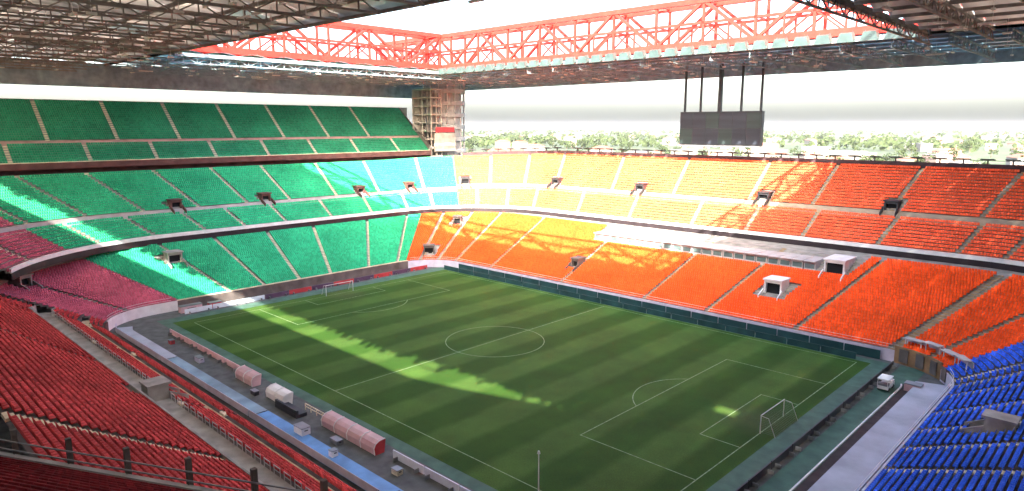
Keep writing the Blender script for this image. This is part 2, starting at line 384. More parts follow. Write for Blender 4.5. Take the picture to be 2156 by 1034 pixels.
def grandstand(T, root, s0, s1, seatm, lo_gaps, hi_gaps, split, holes, ph, stairm, conc='conc', fmin=0.0, fmax=1.0, cut=None, portm=None, indiv=0, sw=.9):
    """terrace, stairways, portals and seat blocks of one coloured stand"""
    terrace('terrace', T, s0, s1, M[conc], root)
    halves = [(fmin, split-1e-6, lo_gaps), (split, fmax, hi_gaps)] if split else [(fmin, fmax, lo_gaps)]
    allP = []
    for flo, fhi, gaps in halves:
        gg = [g for g in gaps if s0 <= g <= s1]
        for g in gg: stairway(T, g, flo, fhi, stairm, root, sw)
        edges = sorted(set([s0]+[g for g in gg if s0+.03 < g < s1-.03]+[s1]))
        for a, b in zip(edges[:-1], edges[1:]):
            P, X = seat_sites(T, a, b, flo, fhi, gaps, holes, cut=cut, gap=sw*.67)
            if len(P): allP.append((P, X, orient(T, X, (a+b)/2)))
    for hsp in ph: portal(T, hsp[0], hsp[1], portm or M['conc'], root, *hsp[2:])
    if indiv:                            # the seats that show largest are single parts
        Pc = np.concatenate([a[0] for a in allP]); d = np.linalg.norm(Pc-np.array(CAM), axis=1)
        # only those inside the frame
        rel = Pc-np.array(CAM); F = np.array(fwd); R = np.array([math.sin(YAW), -math.cos(YAW), 0]); U = np.cross(R, F)
        q = rel @ F; px = (rel @ R)/q*1439.4; py = (rel @ U)/q*1439.4
        inf = (q > 1) & (abs(px) < 1078) & (abs(py) < 517)
        d = np.where(inf, d, 1e9); lim = np.sort(d)[indiv-1]
        proto = big_mesh('seat', SEATN, SEATF); proto.materials.append(seatm)
        k = 0
        for (P, X, N) in allP:
            dd = d[k:k+len(P)]; k += len(P); near = dd <= lim
            for p, x, n in zip(P[near], X[near], N[near]):
                o = bpy.data.objects.new('seat', proto); COL.objects.link(o); o.parent = root
                mt = Matrix(((x[0], n[0], 0, p[0]), (x[1], n[1], 0, p[1]), (0, 0, 1, p[2]), (0, 0, 0, 1)))
                o.matrix_parent_inverse = Matrix.Translation(-Vector(root.location)); o.matrix_basis = mt
            P, X, N = P[~near], X[~near], N[~near]
            if len(P): link('seat_block', seats_mesh('seat_block', P, X, N, SEATN), seatm, root, kind='stuff')
    else:
        for (P, X, N) in allP: link('seat_block', seats_mesh('seat_block', P, X, N), seatm, root, kind='stuff')

def wall_ribbon(name, P, s0, s1, z0, z1, thick, m, parent, out=0.0):
    """a solid wall following plan curve P from z0 to z1 (relative to the curve)"""
    S = samples(s0, s1); pts = [np.array(P(s)) for s in S]
    g = np.gradient(np.array(pts), axis=0); nn = np.stack([g[:, 1], -g[:, 0]], 1); nn /= np.linalg.norm(nn, axis=1)[:, None]
    rows = [[], [], [], [], []]
    for p, n in zip(pts, nn):
        if n @ p[:2] < 0 and abs(p[0])+abs(p[1]) > 1: n = -n
        a = np.array([p[0]+n[0]*out, p[1]+n[1]*out]); b = a+n*thick
        rows[0].append((a[0], a[1], p[2]+z0)); rows[1].append((a[0], a[1], p[2]+z1)); rows[2].append((b[0], b[1], p[2]+z1)); rows[3].append((b[0], b[1], p[2]+z0)); rows[4].append((a[0], a[1], p[2]+z0))
    me = strip_mesh(name, rows); o = link(name, me, m, parent); return o
def curve_ribbon(name, Ps, s0, s1, m, parent, **kw):
    S = samples(s0, s1); return link(name, strip_mesh(name, [[P(s) for s in S] for P in Ps]), m, parent, **kw)
def off(P, dn=0.0, z=None, dz=0.0):
    def Q(s):
        e = .004; a = np.array(P(s-e)); b = np.array(P(s+e)); p = np.array(P(s)); g = b-a
        n = np.array([g[1], -g[0]]); n /= max(1e-9, np.linalg.norm(n))
        if n @ p[:2] < 0: n = -n
        return (p[0]+n[0]*dn, p[1]+n[1]*dn, (z if z is not None else p[2]+dz))
    return Q

# ================================================================== GROUND AND PITCH
def sheet(name, x0, x1, y0, y1, z, m, parent=None, **kw):
    mb = MB(); mb.quad((x0, y0, z), (x1, y0, z), (x1, y1, z), (x0, y1, z)); return build(name, mb, m, parent, **kw)
sheet('ground', -16000, 16000, -16000, 16000, -1.0, M['city'], kind='structure')
sheet('track', -90, 95, -80, 80, -0.03, M['asphalt'], kind='structure')
sheet('turf_border', -59, 57.2, -39.0, 37.2, 0.0, M['border'], kind='structure')
pitch = sheet('pitch', -55.5, 54.4, -37.2, 35.2, 0.01, M['turf'], kind='structure')
sheet('end_turf_strip', 58.4, 62.2, -36, 37.5, 0.0, M['border'], kind='structure')

LW = .13
def pline(name, pts, closed=False, wdt=LW):
    mb = MB()
    for a, b in zip(pts[:-1], pts[1:]):
        a = Vector((*a, .016)); b = Vector((*b, .016)); d = (b-a).normalized(); n = Vector((-d.y, d.x, 0))*wdt/2; e = d*wdt*.5*0
        mb.quad(a-n-e, b-n+e, b+n+e, a+n-e)
    return build(name, mb, M['line'], pitch)
pline('touch_line', [(-52.5, -34), (52.5, -34)]); pline('touch_line', [(-52.5, 34), (52.5, 34)])
pline('goal_line', [(-52.5, -34), (-52.5, 34)]); pline('goal_line', [(52.5, -34), (52.5, 34)])
pline('halfway_line', [(0, -33.9), (0, 33.9)])
pline('centre_circle', [(9.15*math.cos(2*math.pi*i/72), 9.15*math.sin(2*math.pi*i/72)) for i in range(73)])
for k in (-1, 1):
    pline('penalty_area_line', [(k*52.4, -20.16), (k*36, -20.16)]); pline('penalty_area_line', [(k*36, -20.24), (k*36, 20.24)]); pline('penalty_area_line', [(k*36, 20.16), (k*52.4, 20.16)])
    pline('goal_area_line', [(k*52.4, -9.16), (k*47, -9.16)]); pline('goal_area_line', [(k*47, -9.24), (k*47, 9.24)]); pline('goal_area_line', [(k*47, 9.16), (k*52.4, 9.16)])
    a0 = math.acos(5.5/9.15)
    pline('penalty_arc', [(k*(41.5-9.15*math.cos(-a0+2*a0*i/24)), 9.15*math.sin(-a0+2*a0*i/24)) for i in range(25)])

# goals
def goal(label, k):
    g = thing('goal', label, 'goal', (k*52.5, 0, 0))
    r = .06; x = k*52.56
    mb = MB(); mb.cyl((x, -3.72, 2.5), (x, 3.72, 2.5), r, n=8); build('crossbar', mb, M['white'], g)
    for s in (-1, 1):
        mb = MB(); mb.cyl((x, s*3.66, 0.01), (x, s*3.66, 2.44), r, n=8); build('post', mb, M['white'], g)
        mb = MB(); mb.cyl((x, s*3.66, 2.44), (x+k*1.0, s*3.66, 2.35), .03, n=6); mb.cyl((x+k*1.0, s*3.66, 2.35), (x+k*2.0, s*3.66, .02), .03, n=6); build('net_support', mb, M['white'], g)
    mb = MB()
    for i in range(31):
        y = -3.6+i*.24; mb.beam((x+k*1.0, y, 2.33), (x+k*2.0, y, .03), .012)
        mb.beam((x, y, 2.44), (x+k*1.0, y, 2.33), .012)
    for j in range(11):
        t = j/10; mb.beam((x+k*(1+t), -3.6, 2.33-2.3*t), (x+k*(1+t), 3.6, 2.33-2.3*t), .012)
    for s in (-1, 1):
        for j in range(1, 10): mb.beam((x, s*3.66, .24*j), (x+k*(2-.1*j), s*3.66, .24*j), .012)
    build('net', mb, M['net'], g, kind='stuff')
goal('white goal standing before the blue seats', 1)
goal('white goal at the far end before the green seats', -1)

# ================================================================== LOWER STANDS
T1A = Tier(F1, K1, [('rows', 3), ('walk', 2.2, 1.4), ('rows', 5), ('walk', 4.6, 2.0), ('rows', 24)])
T1 = Tier(F1, K1, [('rows', 31)])
red = thing('grandstand', 'lower tier of dark red seats, cut by a grey gangway, nearest the camera', 'grandstand', (0, -64, 0))
rose = thing('grandstand', 'rounded corner block of faded rose seats under the second tier', 'grandstand', (-70, -50, 0))
green = thing('grandstand', 'lower tier of green seats behind the far goal', 'grandstand', (-74, 0, 0))
orange = thing('grandstand', 'lower tier of deep orange seats facing the camera, partly in sun', 'grandstand', (0, 51, 0))
blue = thing('grandstand', 'lower tier of blue seats behind the nearest goal', 'grandstand', (80, 0, 0))

gA_lo = [0.18, 0.49, 0.80, 1.1]; 
walks = [t for t in T1A.treads if t[3] == 'walk']
splitA = walks[1][0]
holesA = [(0.53, splitA+.07, 2.6, .10, .10)]
grandstand(T1A, red, 0.05, 1.34, M['seat_red'], gA_lo, [0.06, 0.31, 0.66, 0.97], splitA+.001, holesA,
           [(0.53, splitA+.03, 2.6, 1.9, 2.4)], M['beige'], indiv=300, sw=1.5, conc='concd')
S = samples(0.05, 1.34)
for (f0, f1, z, kd), mname, nm in ((walks[0], 'beige', 'gangway'), (walks[1], 'conc', 'gangway')):
    link(nm, strip_mesh(nm, [[T1A.at(s, f0+.002, z)+np.array([0, 0, .02]) for s in S], [T1A.at(s, f1-.002, z)+np.array([0, 0, .02]) for s in S]]), M[mname], red)
f1w, zw = walks[1][1], walks[1][2]
nxt = T1A.treads[T1A.treads.index(walks[1])+1]
link('gangway_wall', strip_mesh('gangway_wall', [[T1A.at(s, f1w-.004, zw) for s in S], [T1A.at(s, f1w-.004, nxt[2])+np.array([0, 0, .5]) for s in S], [T1A.at(s, f1w+.004, nxt[2])+np.array([0, 0, .5]) for s in S], [T1A.at(s, f1w+.004, zw) for s in S]]), M['conc'], red)
# white jagged barriers along the grey gangway
for s in np.arange(0.14, 1.3, .018):
    if abs(s-.53) < .03: continue
    a = Vector(T1A.at(s, walks[1][0]+.003, walks[1][2])); b = Vector(T1A.at(s+.011, walks[1][0]+.003, walks[1][2]))
    mb = MB(); mb.beam(a+Vector((0, 0, .95)), b+Vector((0, 0, .95)), .07); mb.beam(a+Vector((0, 0, .5)), b+Vector((0, 0, .5)), .05); mb.beam(a, a+Vector((0, 0, 1)), .06); mb.beam(b, b+Vector((0, 0, 1)), .06)
    build('barrier', mb, M['gwall'], red)

grandstand(T1, rose, 1.34, 2.07, M['seat_rose'], [1.7], [], None, [(1.66, .62, 2.2, .07, .12)], [(1.66, .62, 2.6, 2.2)], M['maroon'])
gB = [2.255, 2.39, 2.535, 2.675, 2.86, 3.03]
grandstand(T1, green, 2.075, 3.165, M['seat_green'], gB, [], None, [(2.235, .66, 2.6, .07, .14)], [(2.235, .66, 3.2, 2.4)], M['beige'])
gC = [3.36, 3.6, 3.86, 4.1, 4.33, 4.55, 4.69, 4.86, 5.06, 5.09, 5.35]
holC = [(4.76, .37, 3.3, .10, .14), (4.32, .28, 2.2, .08, .12), (3.53, .76, 2.2, .08, .12), (3.42, .14, 2.4, .1, .12)]
BOXF = .70
def boxcut(ss, f): return ~((ss > 4.29) & (ss < 4.84) & (f > BOXF-.02))
grandstand(T1, orange, 3.17, 5.56, M['seat_orange'], gC, [], None, holC, [(4.32, .28, 2.2, 2.0), (3.53, .76, 2.4, 2.2), (3.42, .14, 3.0, 2.2)], M['tan'], cut=boxcut, portm=M['concd'])
portal(T1, 4.76, .37, M['white'], orange, 3.6, 2.8, 4.0)
portal(T1, 4.815, BOXF+.03, M['white'], orange, 4.0, 3.0, 6.5)
gD = [5.8, 5.93, 6.06, 6.19, 6.305, 6.41, 6.52, 6.66, 6.8]
grandstand(T1, blue, 5.565, 7.0, M['seat_blue'], gD, [], None, [(6.335, .3, 1.8, .1, .1)], [(6.335, .30, 2.2, 1.9)], M['beige'], indiv=300, conc='concd')

# front walls of the lower tier
F1w = off(F1, -.35, z=0.0)
wall_ribbon('front_wall', F1w, 0.05, 1.34, -0.02, 1.9, .25, M['maroon'], red)
wall_ribbon('front_wall', F1w, 1.34, 2.07, -0.02, 2.1, .25, M['white'], rose)
wall_ribbon('front_wall', F1w, 2.07, 3.17, -0.02, 2.1, .25, M['concd'], green)
wall_ribbon('coping', off(F1, -.37, z=2.1), 2.07, 3.17, 0.0, .22, .3, M['beige'], green)
wall_ribbon('front_wall', F1w, 3.17, 5.10, -0.02, 2.0, .25, M['lilac'], orange)
wall_ribbon('front_wall', F1w, 5.10, 5.56, -0.02, 2.9, .25, M['brownwall'], orange)
wall_ribbon('front_wall', F1w, 5.56, 7.0, -0.02, 1.9, .25, M['lilac'], blue)
def front_rail(root, s0, s1, m):
    S = samples(s0, s1); mb = MB(); Q = off(F1, -.25, z=0.0)
    for a, b in zip(S[:-1], S[1:]):
        pa = Vector(Q(a)); pb = Vector(Q(b))
        for h in (2.45, 2.95): mb.beam(pa+Vector((0, 0, h)), pb+Vector((0, 0, h)), .05)
    build('hand_rail', mb, m, root)
front_rail(orange, 3.2, 5.08, M['white']); front_rail(blue, 5.7, 7.0, M['white']); front_rail(rose, 1.34, 2.05, M['white'])
# pale walkways in front of the red and the blue seats
def walkway(name, s0, s1, d0, d1, z, m, edge, root):
    A = off(F1, -d0, z=z); B = off(F1, -d1, z=z); C = off(F1, -d1, z=-.02)
    curve_ribbon(name, [A, B, C], s0, s1, m, root)
    wall_ribbon('glass_rail', off(F1, -d0-.1, z=z), s0, s1, 0.0, 1.0, .06, edge, root)
walkway('walkway', 0.05, .50, 1.9, 4.7, .85, M['bluewalk'], M['lilac'], red)
walkway('walkway', 0.503, .80, 1.9, 4.7, .85, M['tealwalk'], M['lilac'], red)
walkway('walkway', 0.803, 1.28, 1.9, 4.7, .85, M['palewalk'], M['lilac'], red)
walkway('walkway', 5.80, 6.98, .5, 5.0, .9, M['palewalk'], M['lilac'], blue)
curve_ribbon('moat_floor', [off(F1, -5.4, z=.02), off(F1, -6.6, z=.02)], 5.75, 6.98, M['moat'], None, kind='structure')
wall_ribbon('kerb', off(F1, -6.9, z=0), 5.8, 6.98, -.02, .18, .2, M['white'], None)['kind'] = 'structure'

# ================================================================== CONCOURSE BETWEEN THE TIERS
gt2 = thing('grandstand', 'second tier of bright green seats with a white gangway line', 'grandstand', (-95, 0, 13))
ot2 = thing('grandstand', 'second tier of pale orange seats below the open sky', 'grandstand', (0, 84, 13))
rt2 = thing('grandstand', 'second tier corner of rose seats at the left edge beside the green seats', 'grandstand', (-75, -64, 13))
def concourse(root, s0, s1):
    curve_ribbon('concourse_floor', [off(K1, -.3, dz=.05), off(F2, 2.5, z=12.0)], s0, s1, M['conc'], root)
    curve_ribbon('concourse_wall', [off(F2, 2.4, z=10.85), off(F2, 2.4, z=13.2)], s0, s1, M['concd'], root)
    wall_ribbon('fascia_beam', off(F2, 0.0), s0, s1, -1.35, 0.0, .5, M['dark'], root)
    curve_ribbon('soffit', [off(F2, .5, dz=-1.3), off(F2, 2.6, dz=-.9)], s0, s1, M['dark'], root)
    wall_ribbon('parapet', off(F2, -.06), s0, s1, 0.003, .85, .3, M['white'], root)
concourse(rt2, 1.30, 1.62); concourse(gt2, 1.62, 3.395); concourse(ot2, 3.395, 5.5)

# hospitality boxes: white strip on the concourse of the orange side
for s in np.arange(4.305, 4.79, .0222):
    c = Vector(T1.at(s, BOXF+.02, BOXF))
    c.z -= .3
    tx, n = T1.axes(s); ax = (Vector(tx), Vector(n), Vector((0, 0, 1)))
    mb = MB(); mb.box(c+ax[1]*3.6+Vector((0, 0, 1.35)), (2.4, 6.4, 2.7), ax); mb.box(c+ax[1]*3.4+Vector((0, 0, 2.8)), (2.44, 7.2, .18), ax)
    o = build('hospitality_box', mb, M['gwall'], orange)
    d = MB(); d.box(c+ax[1]*.37+Vector((0, 0, 1.75)), (2.0, .06, 1.0), ax); build('window', d, M['glass'], o)

# ================================================================== SECOND TIER
T2B = Tier(F2, K2, [('rows', 9), ('walk', 1.4, 1.5), ('rows', 17)])
T2C = Tier(F2, K2, [('rows', 10), ('walk', 1.4, 1.5), ('rows', 15)])
def gangway2(T, root, s0, s1, wm='gwall'):
    wk = [t for t in T.treads if t[3] == 'walk'][0]; i = T.treads.index(wk); nx = T.treads[i+1]; S = samples(s0, s1)
    up = lambda d: np.array([0, 0, d])
    link('gangway_wall', strip_mesh('gangway_wall', [[T.at(s, wk[1]-.003, wk[2]) for s in S], [T.at(s, wk[1]-.003, nx[2])+up(.12) for s in S], [T.at(s, wk[1]+.008, nx[2])+up(.12) for s in S], [T.at(s, wk[1]+.008, wk[2]) for s in S]]), M[wm], root)
    link('gangway', strip_mesh('gangway', [[T.at(s, wk[0]+.003, wk[2])+up(.02) for s in S], [T.at(s, wk[1]-.004, wk[2])+up(.02) for s in S]]), M['conc'], root)
    return wk[0]
spB = gangway2(T2B, gt2, 1.62, 3.395); gangway2(T2B, rt2, 1.30, 1.62); spC = gangway2(T2C, ot2, 3.395, 5.3, 'creamwall')
wkB = [t for t in T2B.treads if t[3] == 'walk'][0]; wkC = [t for t in T2C.treads if t[3] == 'walk'][0]
fpB = wkB[1]; fpC = wkC[1]
hB = [2.13, 2.435, 2.83, 3.10]
grandstand(T2B, gt2, 1.62, 3.393, M['seat_green'], [1.75, 1.95, 2.125, 2.27, 2.435, 2.635, 2.83, 3.03, 3.22], [1.66, 1.85, 2.03, 2.20, 2.365, 2.525, 2.72, 2.915, 3.19], spB+.001,
           [(h, fpB, 1.8, .01, .10) for h in hB], [(h, fpB, 2.6, 2.2, 2.6) for h in hB], M['beige'], portm=M['maroon'])
grandstand(T2B, rt2, 1.30, 1.618, M['seat_rose'], [1.45], [1.52], spB+.001, [], [], M['beige'])
hC = [3.45, 4.02, 4.28, 4.58, 4.82]
grandstand(T2C, ot2, 3.397, 5.3, M['seat_pale'], [3.52, 3.72, 3.92, 4.12, 4.28, 4.45, 4.58, 4.70, 4.84, 4.97, 5.1], [3.6, 3.82, 4.02, 4.2, 4.37, 4.55, 4.68, 4.82, 4.96, 5.08], spC+.001,
           [(h, fpC, 1.8, .01, .12) for h in hC], [(h, fpC, 2.8, 2.2, 2.6) for h in hC], M['tan'], portm=M['dsteel'])

# rim of the orange tier against the sky
wall_ribbon('parapet', off(K2, .05), 3.45, 5.3, -.4, 1.75, .3, M['rimdark'], ot2)
S = samples(3.45, 5.3); mb = MB()
for a, b in zip(S[:-1], S[1:]):
    mb.beam(Vector(off(K2, .2)(a))+Vector((0, 0, 2.5)), Vector(off(K2, .2)(b))+Vector((0, 0, 2.5)), .12)
build('rim_rail', mb, M['dsteel'], ot2)
s = 3.5
while s < 5.28:
    p = Vector(off(K2, .2)(s)); tx, n = T2C.axes(s); tx = Vector(tx); n = Vector(n); ax = (tx, n, Vector((0, 0, 1)))
    mb = MB(); mb.box(p+Vector((0, 0, 1.3)), (.28, .28, 2.6), ax); mb.hexa([p+tx*-1.3-n*1.2+Vector((0, 0, 2.75)), p+tx*1.3-n*1.2+Vector((0, 0, 2.75)), p+tx*1.3+n*.8+Vector((0, 0, 2.55)), p+tx*-1.3+n*.8+Vector((0, 0, 2.55)),
        p+tx*-1.3-n*1.2+Vector((0, 0, 2.95)), p+tx*1.3-n*1.2+Vector((0, 0, 2.95)), p+tx*1.3+n*.8+Vector((0, 0, 2.75)), p+tx*-1.3+n*.8+Vector((0, 0, 2.75))])
    build('rim_post', mb, M['dsteel'], ot2); s += .034 if 4 <= s < 5 else .07
wall_ribbon('outer_wall', off(K2, .4, z=0), 3.45, 5.3, -1, 29.0, .3, M['conc'], ot2)

# near corner of the second tier, seen over its rail at the lower left
c2 = thing('grandstand', 'second tier corner of red seats coloured dark for shade behind a posted rail, bottom left', 'grandstand', (45, -85, 20))
LA = np.array([20.0, -91.5]); LB = np.array([68.0, -66.5]); ld = (LB-LA)/np.linalg.norm(LB-LA); ln = np.array([ld[1], -ld[0]])
def FC(s): p = LA+(LB-LA)*(s-.2); return (p[0], p[1], 21.0)
def KC(s): p = LA+(LB-LA)*(s-.2)+ln*12; return (p[0], p[1], 27.5)
TC = Tier(FC, KC, [('rows', 14)])
terrace('terrace', TC, .2, 1.2-1e-3, M['concd'], c2)
P, X = seat_sites(TC, .2, .999, .1, 1, [.45, .7], [])
link('seat_block', seats_mesh('seat_block', P, X, np.tile(ln, (len(P), 1))), M['seat_red_shade'], c2, kind='stuff')
mb = MB(); mb.beam((*LA, 20.6), (*LB, 20.6), .3, 1.6); build('parapet', mb, M['conc'], c2)
mb = MB()
for h in (21.7, 22.2): mb.beam((*LA, h), (*LB, h), .07)
build('hand_rail', mb, M['steel'], c2)
for i in range(14):
    p = LA+ld*(2+i*3.9)-ln*.25
    mb = MB(); mb.box((p[0], p[1], 20.6), (.26, .26, 4.4)); build('rail_post', mb, M['concd'], c2)

# ================================================================== UPPER TIER (far end)
ut = thing('grandstand', 'top tier of shaded green seats under the roof', 'grandstand', (-116, -10, 30))
T3 = Tier(F3, K3, [('rows', 9), ('walk', 1.3, 1.3), ('rows', 18)])
wk3 = gangway2(T3, ut, 2.0, 3.0-1e-4, 'pinkwall')
g3u = [2.2, 2.30, 2.395, 2.49, 2.585, 2.68, 2.775, 2.87]; g3l = [2.245, 2.345, 2.44, 2.535, 2.63, 2.725, 2.82, 2.92]
grandstand(T3, ut, 2.0, 3.0-1e-4, M['seat_green_shade'], g3l, g3u, wk3+.001, [], [], M['beige'])
box_part('parapet', (-107.4, -9, 29.9), (.3, 166, 1.5), M['maroon'], ut)
box_part('parapet_rail', (-107.4, -9, 30.75), (.36, 166, .2), M['beige'], ut)
box_part('concourse_wall', (-110.5, -9, 28.2), (.4, 168, 3.2), M['maroon'], ut)
box_part('concourse_floor', (-108.6, -9, 27.2), (4.6, 168, .3), M['concd'], ut)
box_part('back_wall', (-129.0, -8, 23), (.4, 176, 46.6), M['conc'], ut)
mb = MB(); y = 75.2
mb.v = [(-107.2, 73.9, 27), (-128.8, 76, 27), (-128.8, 76, 46.3), (-107.2, 73.9, 31.8), (-107.2, 74.2, 27), (-128.8, 76.3, 27), (-128.8, 76.3, 46.3), (-107.2, 74.2, 31.8)]
mb.f = [(0, 1, 2, 3), (7, 6, 5, 4), (0, 4, 5, 1), (1, 5, 6, 2), (2, 6, 7, 3), (3, 7, 4, 0)]
build('end_wall', mb, M['concd'], ut)
# rim railing of the green second tier
wall_ribbon('parapet', off(K2, .05), 1.7, 3.45, -.3, .75, .25, M['beige'], gt2)

# unseen walls added behind the red and blue stands to block sun and sky
mb = MB(); mb.box((-23, -95.4, 25.0), (212, .8, 52.0)); mb.hexa([(52, -95.8, 50.9), (82.9, -95.8, 50.9), (82.9, -95.0, 50.9), (52, -95.0, 50.9), (52, -95.8, 51.0), (82.9, -95.8, 56.9), (82.9, -95.0, 55.6), (52, -95.0, 51.0)]); build('light_block_wall', mb, M['conc'], None, kind='structure')  # sloped wedge on top shaped to taper the sun streak
mb = MB(); mb.box((107, -95.4, 28.0), (48, .8, 58.4)); build('light_block_wall', mb, M['conc'], None, kind='structure')
mb = MB(); mb.box((130.5, 0, 27.0), (.8, 206, 55.4)); build('light_block_wall', mb, M['conc'], None, kind='structure')

# ================================================================== CORNER TOWER
tw = thing('corner_tower', 'concrete corner tower with stacked bands beside the top green tier', 'tower', (-117, 88, 0))
mb = MB(); mb.cyl((-117, 88, -1), (-117, 88, 58), 7.2, n=40); build('shaft', mb, M['gwall'], tw)
for i in range(12):
    z = 3+i*4.4; mb = MB(); mb.cyl((-117, 88, z), (-117, 88, z+1.5), 8.7, n=40); build('ring_band', mb, M['gwall'], tw)
for i in range(10):
    a = math.radians(-95+i*22); mb = MB(); mb.box((-117+8.2*math.cos(a), 88+8.2*math.sin(a), 28), (.5, .5, 56)); build('rib', mb, M['gwall'], tw)
# steel stair cage next to it
cg = thing('stair_cage', 'brown steel stair frame between the top green tier and the corner tower', 'stair frame', (-114, 77.5, 27))
for x in (-118, -113, -108):
    for y in (74.8, 77.2, 79.6):
        mb = MB(); mb.beam((x, y, 26), (x, y, 52.5), .28); build('post', mb, M['cage'], cg)
for z in np.arange(28.5, 52.6, 3.0):
    mb = MB()
    for y in (74.8, 79.6): mb.beam((-118, y, z), (-108, y, z), .3)
    for x in (-118, -108): mb.beam((x, 74.8, z), (x, 79.6, z), .3)
    mb.box((-113, 77.2, z-.2), (9.6, 4.4, .12)); build('landing', mb, M['cage'], cg)
box_part('back_panel', (-118.4, 77.2, 40), (.12, 5.4, 25), M['cage'], cg)
bn = box_part('banner', (-106.6, 80.2, 38.0), (.1, 9.0, 1.9), M['redboard'], None); tag(bn, 'red cloth banner hung low before the corner tower', 'banner')
mb = MB(); mb.box((-106.8, 80.2, 33.5), (.4, 10, 6.6)); tag(build('balcony_wall', mb, M['cage'], None), 'pale balcony wall below the red banner', 'wall')

# ================================================================== ROOF WINGS
RZ = 56.2
VX, VY = 9.2, 8.0
def vault(nseg=6, rise=.7, L=9.0, W=7.8, th=.08):
    V = []; Fc = []
    for k, dz in ((0, 0), (1, th)):
        for i in range(nseg+1):
            y = -W/2+W*i/nseg; z = rise*math.sin(math.pi*i/nseg)+dz
            V += [(-L/2, y, z), (L/2, y, z)]
    n = 2*(nseg+1)
    for i in range(nseg):
        a = 2*i; Fc.append((a, a+2, a+3, a+1)); Fc.append((n+a, n+a+1, n+a+3, n+a+2))
    me = bpy.data.meshes.new('roof_panel'); me.from_pydata(V, [], Fc); me.update(); return me
def lattice(p, q, depth, bay, a=.16, chord=.3, web=True):
    mb = MB(); p = Vector(p); q = Vector(q); L = (q-p).length; n = max(1, round(L/bay)); d = (q-p)/n; dn = Vector((0, 0, -depth))
    mb.beam(p, q, chord); mb.beam(p+dn, q+dn, chord)
    for i in range(n):
        u = p+d*i; v = p+d*(i+1)
        if i % 2: mb.beam(u, v+dn, a)
        else: mb.beam(u+dn, v, a)
        mb.beam(u, u+dn, a)
    return mb
panel_me = {}
def wing(label, x0, x1, y0, y1, sun_hole=None, clear=.06, base='deck', specks=0, tm='truss', inset=0.0):
    r = thing('roof_wing', label, 'roof', ((x0+x1)/2, (y0+y1)/2, RZ))
    nx = max(1, round((x1-x0)/VX)); ny = max(1, round((y1-y0)/VY)); px = (x1-x0)/nx; py = (y1-y0)/ny
    key = (round(px, 3), round(py, 3), base)
    if key not in panel_me:
        panel_me[key] = []
        for mm in (base, 'deck_clear'):
            me = vault(L=px-.12, W=py-.12); me.materials.append(M[mm]); panel_me[key].append(me)
    for i in range(nx):
        for j in range(ny):
            cx = x0+px*(i+.5); cy = y0+py*(j+.5)
            if sun_hole and abs(cx-sun_hole[0]) <= px/2 and abs(cy-sun_hole[1]) <= py/2:  # opening added so that a sun spot reaches the grass
                hx, hy = 1.5, 1.1
                mb = MB()
                for bx0, bx1, by0, by1 in ((cx-px/2, sun_hole[0]-hx, cy-py/2, cy+py/2), (sun_hole[0]+hx, cx+px/2, cy-py/2, cy+py/2), (sun_hole[0]-hx, sun_hole[0]+hx, cy-py/2, sun_hole[1]-hy), (sun_hole[0]-hx, sun_hole[0]+hx, sun_hole[1]+hy, cy+py/2)):
                    if bx1 > bx0 and by1 > by0: mb.box(((bx0+bx1)/2, (by0+by1)/2, RZ+.3), (bx1-bx0, by1-by0, .1))
                for ex in (cx-px/2,): mb.box((ex, cy, RZ+.55), (.1, py, .9))  # plate added to stop sun leaking under the next vault
                build('roof_panel', mb, M['deck'], r); continue
            me = panel_me[key][1 if random.random() < clear else 0]
            o = bpy.data.objects.new('roof_panel', me); COL.objects.link(o); o.parent = r
            o.matrix_parent_inverse = Matrix.Translation(-Vector(r.location)); o.location = (cx, cy, RZ+.12)
    for j in range(ny+1):
        mb = MB(); mb.beam((x0, y0+py*j, RZ-.1), (x1, y0+py*j, RZ-.1), .35, .5); build('roof_beam', mb, M[tm], r)
    for i in range(nx+1):
        x = x0+px*i
        build('roof_truss', lattice((x, y0, RZ-.45), (x, y1-inset, RZ-.45), 1.7, 3.2), M[tm], r)
    for k in range(specks):  # pale boxes hung at random, their colour standing in for light specks
        x = random.uniform(x0+2, x1-2); y = random.uniform(y0+2, y1-2); L = random.choice((.8, 1.2, 1.2, 2.4, 3.4)); z = RZ-random.uniform(1.6, 2.6)
        mb = MB()
        if random.random() < .5: mb.box((x, y, z), (L, .45, .3))
        else: mb.box((x, y, z), (.45, L, .3))
        mb.beam((x, y, z+.1), (x, y, RZ-.2), .05); build('speck_box', mb, M['speck'], r)
    return r
XA, XB, YA, YB = -84.0, 52.5, -23.0, 60.0
OX0, OX1, OY0, OY1 = -131.0, 130.0, -94.0, 104.0
wA = wing('dark roof wing overhead at the upper left above the red seats', OX0, OX1, OY0, YA, sun_hole=(99.7, -80.2), clear=.05, specks=300, inset=7.0)
wC = wing('long roof wing above the orange seats carrying the scoreboard', OX0, OX1, YB, OY1, clear=.3, specks=110, base='deck_grey', tm='trussg')
wB = wing('roof wing over the top green tier', OX0, XA, YA, YB, clear=.3, specks=40, base='deck_grey', tm='trussg')
wD = wing('brown roof wing at the upper right corner of the view', XB, OX1, YA, YB, clear=.02, specks=50)
def edge(root, a, b, m='trussd', dz=1.1, wdt=.8): mb = MB(); mb.beam(a, b, wdt, dz); return build('edge_beam', mb, M[m], root)
edge(wA, (OX0, YA+.45, RZ+.15), (OX1, YA+.45, RZ+.15), dz=.7); edge(wC, (XA, YB-.45, RZ-.3), (XB, YB-.45, RZ-.3), 'trussg', .8)
edge(wB, (XA+.45, YA+1, RZ-.3), (XA+.45, YB-1, RZ-.3), 'trussg', .8); edge(wD, (XB-.45, YA+1, RZ-.3), (XB-.45, YB-1, RZ-.3), 'truss')
edge(wC, (OX0, OY1+.45, RZ-1.4), (OX1, OY1+.45, RZ-1.4), 'trussg', 2.8)
